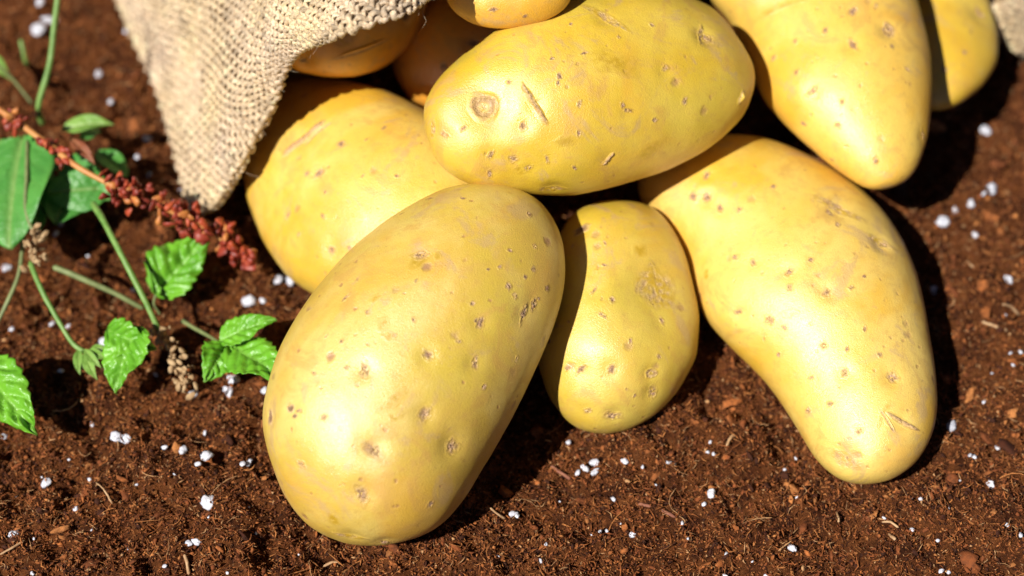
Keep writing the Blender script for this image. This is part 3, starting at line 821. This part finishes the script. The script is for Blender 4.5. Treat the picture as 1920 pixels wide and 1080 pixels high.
# ------------------------------------------------------------------ perlite
def blob(px, py, rpx, seed, label, group=None, lobes=1, asp=0.8, ang=0):
    rng = np.random.default_rng(seed)
    base = at(px, py, 0.0)
    zz = soil_h(np.array([base[0]]), np.array([base[1]]))[0]
    zz = max(zz, -0.35) + 0.07
    p = at(px, py, zz)
    r = rpx * ((p - CAM) @ CF) / FOCAL_PX
    src, F0 = (I3, I3F) if rpx >= 9 else (I2, I2F)
    if rpx < 9: asp = rng.uniform(0.5, 0.95)
    Vs, Fs, k = [], [], 0
    ca, sa = math.cos(math.radians(ang)), math.sin(math.radians(ang))
    for q_ in range(lobes):
        s_ = r * (1 if lobes == 1 else rng.uniform(0.5, 0.72))
        off = (q_ - (lobes - 1) / 2) * r * 1.0
        V = src * (1 + 0.34 * fbm(src * 1.2 + seed * 1.7 + q_, 2, seed) + 0.12 * noise3(src * 3.0 + seed, 3))[:, None]
        V = V * [s_, s_ * (asp if lobes == 1 else rng.uniform(0.6, 1)), s_ * 0.65]
        V = V @ np.array([[ca, sa, 0], [-sa, ca, 0], [0, 0, 1]])
        V = V + [off * ca, off * sa + rng.normal() * r * 0.3, 0]
        Vs.append(V); Fs.append(F0 + k); k += len(V)
    o = obj('perlite_grain', mesh_np('perlite_grain', np.vstack(Vs), np.vstack(Fs), M_PERL, smooth=rpx < 9), None, p)
    return tag(o, label, 'perlite grain', group)

PERL_BIG = [
 (92,40,14,1,'upper of the two blurred white perlite grains at the top left'),
 (72,61,14,1,'lower of the two blurred white perlite grains at the top left'),
 (186,141,10,1,'round perlite grain alone on soil midway between grass stems and sack'),
 (283,330,11,1,'perlite grain between the sack edge and the red seed stalk'),
 (195,650,16,1,'white perlite grain touching the left side of the drooping nettle leaf'),
 (362,737,11,1,'perlite grain just below the dried brown flower head'),
 (427,733,16,2,'large lumpy perlite grain under the three leaf sprig'),
 (438,713,11,1,'perlite grain resting above the lumpy one under the three leaf sprig'),
 (467,563,14,1,'wide perlite grain above the top leaf of the three leaf sprig'),
 (523,523,13,1,'left of two perlite grains against the lower left of the flap potato'),
 (543,521,14,1,'right of two perlite grains against the lower left of the flap potato'),
 (229,814,20,2,'largest clump of white perlite, knobbly, alone on soil at lower left'),
 (387,854,13,1,'upright white perlite grain with a small one at its lower left'),
 (467,864,10,2,'greyish pair shaped perlite grain close to the front potato'),
 (388,948,16,1,'smooth oval perlite grain to the lower left of the front potato'),
 (362,1013,14,2,'elongated tilted perlite grain near the bottom edge, below the smooth oval one'),
 (26,1002,10,1,'tilted perlite grain nearest the bottom left corner'),
 (87,903,9,1,'perlite grain on dark soil below the cut off leaf at the left edge'),
 (1096,878,9,2,'left grain of the white perlite group below the small green potato'),
 (1115,864,11,1,'top grain of the white perlite group below the small green potato'),
 (1116,884,10,1,'bottom grain of the white perlite group below the small green potato'),
 (1333,928,10,1,'pointed drop shaped perlite grain between the small and pear shaped potatoes'),
 (965,966,10,2,'double white perlite grain beside the shadow of the front potato'),
 (1186,1001,10,1,'angular perlite grain by itself near the bottom middle'),
 (1783,797,13,1,'bright perlite grain at the edge of the pear shaped potato shadow'),
 (1858,912,10,1,'perlite grain alone on soil in the lower right'),
 (1484,1029,10,1,'rounded perlite grain near the bottom edge under the pear shaped potato'),
 (1850,250,11,1,'oval perlite grain highest on the sunlit soil at the right'),
 (1858,358,14,1,'biggest blurred perlite grain near the right edge'),
 (1821,382,10,1,'middle of the blurred perlite row beside the pear shaped potato shadow'),
 (1787,393,11,1,'second perlite grain from the left in the blurred row at the right'),
 (1767,415,14,1,'large leftmost perlite grain of the blurred row at the right'),
 (1750,546,10,1,'dim perlite grain inside the dark shadow of the pear shaped potato'),
 (1891,528,10,1,'lone perlite grain close to the right edge at mid height'),
]
PERL_SMALL = [(208,190,7),(277,259,9),(258,295,7),(340,358,8),(75,5,9),(116,417,6),(104,440,6),(12,502,9),(22,617,6),(98,607,7),(128,615,8),(250,545,6),(115,693,6),(292,704,7),(492,566,8),(497,733,7),(8,820,7),(173,796,7),(310,835,7),(343,847,9),(372,868,7),(385,808,6),(455,870,6),(79,893,3),(142,955,7),(64,1010,3),(168,898,4),(257,909,4),(392,968,4),(172,994,3),(310,1060,5),(61,1074,5),(427,1073,4),(327,889,3),(466,950,3),(1066,829,6),(1084,885,7),(1171,866,7),(1205,876,4),(1254,867,6),(1264,869,5),(1320,945,5),(1150,935,6),(1164,981,3),(1125,995,4),(1138,995,4),(1279,981,4),(1332,828,5),(1338,852,5),(1328,849,4),(1361,1038,5),(1411,1052,3),(1024,1020,4),(934,1044,5),(1014,1053,5),(1109,1003,3),(1360,1078,5),(1819,854,4),(1870,838,5),(1826,855,5),(1726,935,5),(1709,936,3),(1777,955,6),(1710,991,5),(1888,985,6),(1912,1003,7),(1759,1015,4),(1765,1072,6),(1779,1076,5),(1437,1079,6),(1494,932,4),(1492,858,4),(1472,882,4),(1658,971,4),(1845,362,6),(1829,440,7),(1914,660,5),(1895,662,4),(1845,754,6),(1900,685,4),(1809,168,6),(1405,677,5),(1885,590,3),(1860,700,3),(1800,900,3),(1230,910,3),(1290,1010,3),(1050,940,3),(560,1040,3),(480,1000,3),(240,1030,3),(30,930,3),(130,860,3),(60,770,4),(90,560,4),(165,480,4),(150,330,5),(235,60,5)]
for i, (x, y, r, lb, lab) in enumerate(PERL_BIG):
    blob(x, y, r, 200 + i, lab, 'white perlite grains scattered on the soil', lb, 0.55 + 0.4 * ((i * 37) % 10) / 10, (i * 47) % 180)
def place_of(x, y):
    if y < 130 and x < 300: return 'beside the tall green stem at the top'
    if x < 480 and y < 400: return 'between dock leaves and sack'
    if x < 200 and y < 720: return 'around the thin stalks at the left'
    if x < 600 and y < 760: return 'around the toothed leaves'
    if x < 270 and y < 900: return 'on soil under the lowest left leaf'
    if x < 560 and y < 900: return 'left of the front potato'
    if x < 210: return 'in the bottom left corner'
    if x < 640: return 'left of the front potato tip'
    if x < 1100 and y > 990: return 'along the bottom right of the front potato'
    if x < 1300 and y < 920: return 'just below the small green potato'
    if x < 1300: return 'on the bottom middle soil'
    if x < 1560 and y < 920: return 'between the small and pear shaped potatoes'
    if x < 1560: return 'at the bottom before the pear shaped potato'
    if y < 480: return 'on the upper right soil'
    if y < 720: return 'at the right edge, mid height'
    if y < 910: return 'right of the pear shaped potato tip'
    if x < 1780: return 'at the bottom under the pear shaped potato'
    return 'in the bottom right corner'
ORD = ['first', 'second', 'third', 'fourth', 'fifth', 'sixth', 'seventh', 'eighth', 'ninth', 'tenth', 'eleventh', 'twelfth', 'thirteenth', 'fourteenth']
_by = {}
for q_ in PERL_SMALL: _by.setdefault(place_of(q_[0], q_[1]), []).append(q_)
for plc, lst in _by.items():
    for k, (x, y, r) in enumerate(sorted(lst)):
        lab = ('tiny white perlite speck alone ' + plc) if len(lst) == 1 else ORD[k] + ' from left of the tiny perlite specks ' + plc
        blob(x, y, r, 300 + x + y, lab, 'tiny perlite specks', 1, 0.8, (x * 61) % 180)

# ------------------------------------------------------------------ plants
def leaf_mesh(base, tip, width, nrm=(0, 0, 1), teeth=0, tamp=0.12, crinkle=0.05, fold=0.15, arch=0.15, mat=None, shape='ovate', seed=0, nveins=6, twist=0.0):
    base = np.array(base, float); tip = np.array(tip, float)
    A_ = tip - base; L_ = np.linalg.norm(A_); A_ = A_ / L_
    side = unit(np.cross(np.array(nrm, float), A_)); up = np.cross(A_, side)
    nt, ns = 64, 21
    t_ = np.linspace(0, 1, nt)[:, None]; s_ = np.linspace(-1, 1, ns)[None]
    if shape == 'ovate': w = np.sin(np.pi * t_ ** 0.72) ** 0.75 * (1 - 0.25 * t_)
    elif shape == 'broad': w = np.sin(np.pi * np.clip(t_, 0, 1) ** 0.8) ** 0.62
    elif shape == 'lance': w = np.sin(np.pi * t_ ** 0.8)
    else: w = np.sin(np.pi * t_ ** 0.6) ** 0.6
    w = np.maximum(w, 0.02) * width / 2
    if teeth:
        fr = (t_ * teeth + 0.12 * np.sin(t_ * 31 + seed)) % 1.0
        tooth = np.where(fr < 0.7, fr / 0.7, (1 - fr) / 0.3)
        w = w * (1 + tamp * (tooth - 0.5) * np.abs(s_) ** 3 * (1 - 0.3 * t_))
    w = w * (1 + 0.06 * np.sin(t_ * 5 + seed) * np.sign(s_))
    y = s_ * w
    tt = t_ + 0 * s_
    vein_c = (tt * nveins - 0.9 * np.abs(s_) * nveins * 0.22 * 1.4) % 1.0
    vd = np.minimum(vein_c, 1 - vein_c)
    vl = np.exp(-(vd / 0.09) ** 2) * (np.abs(s_) < 0.93) * np.clip(1.3 - np.abs(s_), 0, 1)
    mid = np.exp(-(y / (0.028 * width + 0.008)) ** 2)
    z = fold * np.abs(y) * 1.2 - crinkle * vl * width * 0.5 + crinkle * width * 0.55 * (1 - np.exp(-(vd / 0.22) ** 2)) * np.sin(np.pi * np.clip(np.abs(s_) , 0, 1)) 
    z = z + arch * L_ * 4 * tt * (1 - tt) * 0.5 - 0.04 * mid * width
    z = z + crinkle * width * 0.7 * noise3(np.stack([tt * 7, s_ * 3 + 0 * tt, 0 * tt + seed], -1), seed) + 0.05 * width * np.sin(tt * 9 + seed) * s_ ** 2
    if twist:
        z = z + twist * y * tt
    P = base + A_ * (tt * L_)[..., None] + side * y[..., None] + up * z[..., None]
    vein = np.clip(mid + (0.6 if teeth else 0.12) * vl, 0, 1)
    V = P.reshape(-1, 3)
    F = grid_faces(nt, ns)
    nV = len(V)
    nn = unit(np.cross(np.gradient(P, axis=0), np.gradient(P, axis=1))).reshape(-1, 3)
    V2 = V - nn * 0.012
    ring = np.r_[np.arange(ns), np.arange(1, nt) * ns + ns - 1, (nt - 1) * ns + np.arange(ns - 2, -1, -1), np.arange(nt - 2, 0, -1) * ns]
    r2 = np.roll(ring, -1)
    rim = np.stack([r2, ring, ring + nV, r2 + nV], 1)
    Va = np.vstack([V, V2])
    col = np.stack([vein.reshape(-1)] * 3, -1); col = np.vstack([col, col])
    return Va, [F, F[:, ::-1] + nV, rim], col

def add_leaf(root, org, bpx, tpx, width, name='leaf', mat=None, **kw):
    V, F, c_ = leaf_mesh(at(*bpx), at(*tpx), width, **kw)
    return obj(name, mesh_np(name, V - org, F, mat, attrs={'vein': c_}), root)

def add_stem(root, org, pts, r0, r1, mat, name='stem', wob=0.02, seed=0, n=28, sides=8):
    P = [at(*p) for p in pts]
    V, F, path = one_tube(P, r0, r1, n, sides, wob, seed)
    obj(name, mesh_np(name, V - org, F, mat), root)
    return path

def plant(px, py, z, name, label, cat, group=None):
    o = at(px, py, z)
    return thing(name, o, label, cat, group), o

# sprig of three leaves next to the front potato
r, o = plant(345, 603, 0.3, 'mint_sprig', 'small sprig of three toothed green leaves touching the front potato', 'seedling')
add_stem(r, o, [(340,600,0.2),(372,620,0.6),(412,644,1.0)], 0.055, 0.04, M_DSTEM)
add_leaf(r, o, (412,642,1.0), (517,598,1.5), 0.92, mat=M_MINT, teeth=7, tamp=0.16, seed=1, fold=0.12, arch=0.18, crinkle=0.07)
add_leaf(r, o, (432,650,1.0), (540,714,1.5), 1.35, mat=M_MINT, teeth=8, tamp=0.14, seed=2, fold=0.08, arch=0.12, crinkle=0.08)
add_leaf(r, o, (425,645,1.0), (384,715,1.0), 1.0, mat=M_MINT, teeth=6, tamp=0.16, seed=3, nrm=(0.3,-0.3,0.8), fold=0.15, crinkle=0.07)
# single leaf by the seed stalk
r, o = plant(290, 555, 0.4, 'nettle_leaf', 'single upright toothed leaf with deep veins, just below the red seed stalk', 'leaf')
add_leaf(r, o, (290,552,0.7), (392,440,1.3), 1.60, name='blade', mat=M_MINT, teeth=8, tamp=0.14, seed=5, fold=0.15, arch=0.1, crinkle=0.10, nrm=(-0.1,-0.4,1))
add_stem(r, o, [(290,552,0.68),(288,570,0.4),(300,590,0.1)], 0.035, 0.03, M_DSTEM, 'leaf_stalk')
# drooping leaf on the long stem
r, o = plant(300, 620, 0.4, 'nettle_stalk', 'long thin green stalk ending in a drooping folded leaf, left of centre', 'seedling')
add_stem(r, o, [(172,378,2.0),(195,415,2.1),(232,485,1.9),(268,555,1.4),(300,622,0.8)], 0.085, 0.075, M_STEM)
add_leaf(r, o, (262,612,1.3), (216,737,0.7), 1.30, mat=M_MINT, teeth=7, tamp=0.18, seed=7, nrm=(-0.3,-0.5,0.8), fold=0.25, arch=0.2, crinkle=0.08)
add_leaf(r, o, (200,618,1.3), (292,655,1.1), 0.95, mat=M_MINT, teeth=6, tamp=0.18, seed=8, nrm=(0.1,-0.6,0.7), fold=0.35, arch=0.25, crinkle=0.08)
# dry flower heads
def husk_head(name, label, pts, r, n, seed):
    root, o = plant(pts[0][0], pts[0][1], pts[0][2], name, label, 'dried flower')
    add_stem(root, o, pts, 0.07, 0.04, M_DRY, 'core', 0.03, seed)
    rng = np.random.default_rng(seed)
    path = crom([at(*p) for p in pts], 60)
    m1 = mesh_np('husk', (I2 * [0.13, 0.07, 0.05]) * (1 + 0.3 * noise3(I2 * 2, seed))[:, None], I2F, M_DRY)
    for k in range(n):
        b = path[rng.integers(4, 60)] + rng.normal(size=3) * r - o
        h = obj('husk', m1, root); h.location = b * CM; h.rotation_euler = rng.uniform(0, 6.28, 3); h.scale = [rng.uniform(0.5, 1.25)] * 3
husk_head('dry_flower_head', 'dried brown flower head hanging at the end of the long green stalk', [(300,612,0.8),(318,650,0.7),(335,695,0.6),(345,725,0.4)], 0.13, 70, 31)
husk_head('dry_flower_head', 'pale withered flower head under the broad dock leaf at left', [(72,432,1.9),(66,455,1.8),(64,480,1.6),(62,500,1.5)], 0.12, 38, 32)
# budding stalk
r, o = plant(60, 500, 0.6, 'budding_stalk', 'thin green stalk ending in small pale buds, below the withered flower head', 'seedling')
add_stem(r, o, [(55,490,1.6),(75,540,1.4),(108,600,1.0),(135,645,0.7),(160,662,0.6)], 0.07, 0.06, M_STEM)
for k, (a, b, w) in enumerate([((150,655,0.6),(150,702,0.5),0.25),((160,660,0.7),(182,712,0.5),0.30),((165,658,0.7),(205,672,0.8),0.25),((158,655,0.8),(190,690,0.7),0.22),((170,655,0.7),(202,650,0.8),0.18)]):
    add_leaf(r, o, a, b, w, 'bud', mat=M_PALE, shape='lance', seed=k, fold=0.5, arch=0.2, crinkle=0.03, nrm=(0.1 * k - 0.2, -0.5, 0.8))
# loose stems
def loose(name, label, pts, r0, r1, mat, cat='stem', seed=0, group=None):
    root, o = plant(pts[0][0], pts[0][1], pts[0][2], name, label, cat, group)
    add_stem(root, o, pts, r0, r1, mat, 'stem', 0.03, seed)
    return root, o
loose('grass_stem', 'dull green cut stem lying slantwise behind the drooping leaf', [(98,500,1.2),(150,522,1.0),(210,548,0.7),(272,580,0.3)], 0.085, 0.06, M_DSTEM, seed=1)
loose('grass_stem', 'tall green stem leaving through the top edge beside the white grains', [(112,-40,4.2),(104,30,3.6),(92,120,2.8),(72,200,1.9),(80,235,1.2)], 0.07, 0.085, M_STEM, seed=2)
loose('grass_stem', 'short blurred stem bit standing left of the tall green stem', [(38,75,0.9),(45,105,0.6),(52,128,0.2)], 0.06, 0.06, M_STEM, seed=3)
loose('grass_stem', 'dark thin stem sloping down along the left edge under the dock leaf', [(45,420,1.4),(38,500,1.1),(15,560,0.8),(-8,610,0.4)], 0.06, 0.05, M_DSTEM, seed=4)
loose('grass_stem', 'faint shaded stem running from the left edge to the tall green stem', [(-8,118,1.8),(25,150,1.3),(60,195,0.8)], 0.05, 0.04, M_DSTEM, seed=5)
# leaf cut by the left edge
r, o = plant(-20, 700, 0.6, 'nettle_leaf', 'bright toothed leaf cut off by the left edge, lowest leaf in the picture', 'leaf')
add_leaf(r, o, (-45,672,1.2), (68,814,1.0), 1.5, name='blade', mat=M_MINT, teeth=8, tamp=0.16, seed=11, fold=0.12, arch=0.12, crinkle=0.09, nrm=(0.0,-0.4,1))
# narrow leaf tip at the left edge
r, o = plant(-10, 125, 1.0, 'blade_tip', 'tip of a narrow green leaf poking in from the upper left edge', 'leaf')
add_leaf(r, o, (-30,100,1.4), (20,150,1.2), 0.42, name='blade', mat=M_PALE, shape='lance', seed=12, crinkle=0.02)
# broad dock plant
r, o = plant(20, 450, 0.3, 'dock_plant', 'broad leaved dock plant with smooth dark green leaves at the left edge', 'weed')
add_leaf(r, o, (40,255,2.2), (14,462,1.7), 2.3, mat=M_DOCK, shape='broad', seed=21, fold=0.04, arch=0.08, crinkle=0.015, nrm=(-0.25,-0.4,1))
add_leaf(r, o, (0,260,2.0), (-25,440,1.2), 1.3, mat=M_DOCK, shape='broad', seed=22, fold=0.05, arch=0.12, crinkle=0.02, nrm=(-0.5,-0.4,1))
add_leaf(r, o, (62,285,1.6), (70,440,1.1), 0.75, mat=M_DOCK, shape='broad', seed=23, fold=0.2, arch=0.1, crinkle=0.02, nrm=(0.5,-0.3,1))
add_leaf(r, o, (205,352,1.6), (88,362,1.7), 1.15, mat=M_DOCK, shape='broad', seed=24, fold=0.05, arch=0.12, crinkle=0.02, nrm=(0,-0.6,1))
add_leaf(r, o, (145,330,1.5), (104,420,1.3), 1.2, mat=M_DOCK, shape='broad', seed=25, fold=0.05, arch=0.1, crinkle=0.02, nrm=(0.1,-0.5,1))
add_leaf(r, o, (120,290,1.7), (75,330,1.6), 0.55, mat=M_DOCK, shape='broad', seed=26, fold=0.15, arch=0.1, crinkle=0.02)
add_leaf(r, o, (20,265,1.9), (88,405,1.3), 1.2, mat=M_DOCK, shape='broad', seed=30, fold=0.1, arch=0.12, crinkle=0.02, nrm=(0.3,-0.4,1))
add_leaf(r, o, (118,300,1.6), (205,375,1.5), 0.9, mat=M_DOCK, shape='broad', seed=31, fold=0.12, arch=0.2, crinkle=0.02, nrm=(0.1,-0.5,1))
add_leaf(r, o, (115,245,1.7), (213,232,1.8), 0.62, 'pale_leaf', mat=M_PALE, shape='lance', seed=27, fold=0.3, arch=0.15, crinkle=0.02)
add_leaf(r, o, (150,262,1.4), (190,245,1.2), 0.45, mat=M_DOCK, shape='lance', seed=28, fold=0.3, arch=0.15, crinkle=0.02)
add_leaf(r, o, (180,285,1.4), (240,330,0.9), 0.6, mat=M_DOCK, shape='broad', seed=29, fold=0.3, arch=0.15, crinkle=0.02)
add_stem(r, o, [(52,262,2.3),(50,330,2.3),(48,390,2.1),(62,435,1.9)], 0.045, 0.05, M_DSTEM, 'midrib')
# seed stalk
r, o = plant(-10, 200, 1.5, 'seed_stalk', 'orange stalk with clusters of rust red seeds, slanting in from the left edge', 'seed stalk')
spts = [(-40,180,3.2),(0,205,3.1),(40,232,3.0),(95,275,2.9),(150,315,2.8),(210,347,2.6),(270,375,2.3),(330,400,2.0),(390,432,1.6),(440,468,1.2),(480,496,0.9)]
path = add_stem(r, o, spts, 0.10, 0.035, M_ORANGE, 'stalk', 0.03, 3, 60)
add_leaf(r, o, (135,262,2.8), (178,308,2.7), 0.35, 'dead_leaf', mat=M_RUST, shape='ovate', seed=41, fold=0.2, arch=0.15, crinkle=0.03)
rng = np.random.default_rng(77)
sm = []
for k in range(3):
    V = I2 * [0.125, 0.10, 0.055]
    V = V * (1 + 0.35 * np.clip(np.cos(3 * np.arctan2(I2[:, 1], I2[:, 0])), 0, 1) + 0.18 * noise3(I2 * 2.4, k))[:, None]
    sm.append(mesh_np('seed', V, I2F, M_SEED[k]))
sp = np.array([at(*p) for p in spts])
full = crom(sp, 400)
fpx = crom(np.array(spts)[:, :2], 400)[:, 0]
def seeds(x0, x1, n, r0, r1):
    idx = np.where((fpx >= x0) & (fpx <= x1))[0]
    for _ in range(n):
        i = rng.choice(idx); f = (i - idx[0]) / max(len(idx) - 1, 1)
        rr = r0 + (r1 - r0) * f
        off = unit(rng.normal(size=3)) * rr * rng.uniform(0.3, 1.35)
        s_ = obj('seed', sm[rng.choice(3, p=[0.5, 0.38, 0.12])], r)
        s_.location = (full[i] + off - o) * CM; s_.rotation_euler = rng.uniform(0, 6.28, 3)
        s_.scale = [rng.uniform(0.6, 1.4), rng.uniform(0.7, 1.3), rng.uniform(0.6, 1.2)]
seeds(15, 45, 14, 0.35, 0.2)
seeds(80, 128, 20, 0.18, 0.22)
seeds(205, 262, 44, 0.42, 0.34)
seeds(262, 290, 8, 0.3, 0.2)
seeds(305, 385, 54, 0.42, 0.42)
seeds(385, 478, 70, 0.44, 0.12)

# ------------------------------------------------------------------ bits of straw and bark
BITS = [
 ((346,1040),(355,1078),0.05,M_TAN,'short upright straw fragment at the bottom edge, left of the front potato'),
 ((918,952),(948,972),0.03,M_TAN,'thin splinter pointing out of the front potato shadow'),
 ((1195,944),(1268,972),0.045,M_RED,'long reddish bark strip on the soil near the bottom middle'),
 ((1032,872),(1070,898),0.05,M_RED,'short reddish bark piece left of the white perlite group'),
 ((1362,836),(1378,816),0.045,M_TAN,'pale bark fragment between the small and pear shaped potatoes'),
 ((1840,602),(1890,620),0.045,M_TAN,'pale wood splinter on the soil right of the pear shaped potato'),
 ((1880,570),(1912,592),0.04,M_TAN,'thin wood splinter nearest the right edge'),
 ((1568,958),(1572,978),0.035,M_TAN,'tiny cream stalk bit below the pear shaped potato'),
 ((1652,978),(1684,990),0.03,M_TAN,'thin tan splinter just under the tip of the pear shaped potato'),
 ((1666,1000),(1680,1012),0.04,M_TAN,'stubby tan chip in the lower right soil'),
 ((605,1062),(640,1056),0.035,M_TAN,'pale twig fragment at the bottom edge below the front potato'),
 ((0,1040),(48,1012),0.03,M_TAN,'thin pale straw at the bottom left corner'),
 ((180,905),(210,945),0.022,M_TAN,'fine curved straw hair on soil at lower left'),
 ((1812,490),(1828,505),0.04,M_TAN,'small tan chip beside the shadow on the right'),
]
for k, (a, b, rr, m, lab) in enumerate(BITS):
    A3 = at(*a, 0.0); B3 = at(*b, 0.0)
    za = soil_h(A3[:1], A3[1:2])[0] + 0.14; zb = soil_h(B3[:1], B3[1:2])[0] + 0.12
    A3 = at(*a, za); B3 = at(*b, zb); Mm = (A3 + B3) / 2 + [0, 0.05 * (-1) ** k, 0.05]
    V, F, _ = one_tube([A3, Mm, B3], rr * 0.8, rr, 14, 6, 0.02, k)
    V = V + 0.3 * rr * np.stack([noise3(V * 14, 80 + q_) for q_ in range(3)], -1)
    tag(obj('wood_fragment', mesh_np('wood_fragment', V - Mm, F, m, smooth=False), None, Mm), lab, 'wood fragment', 'bits of straw and bark on the soil')
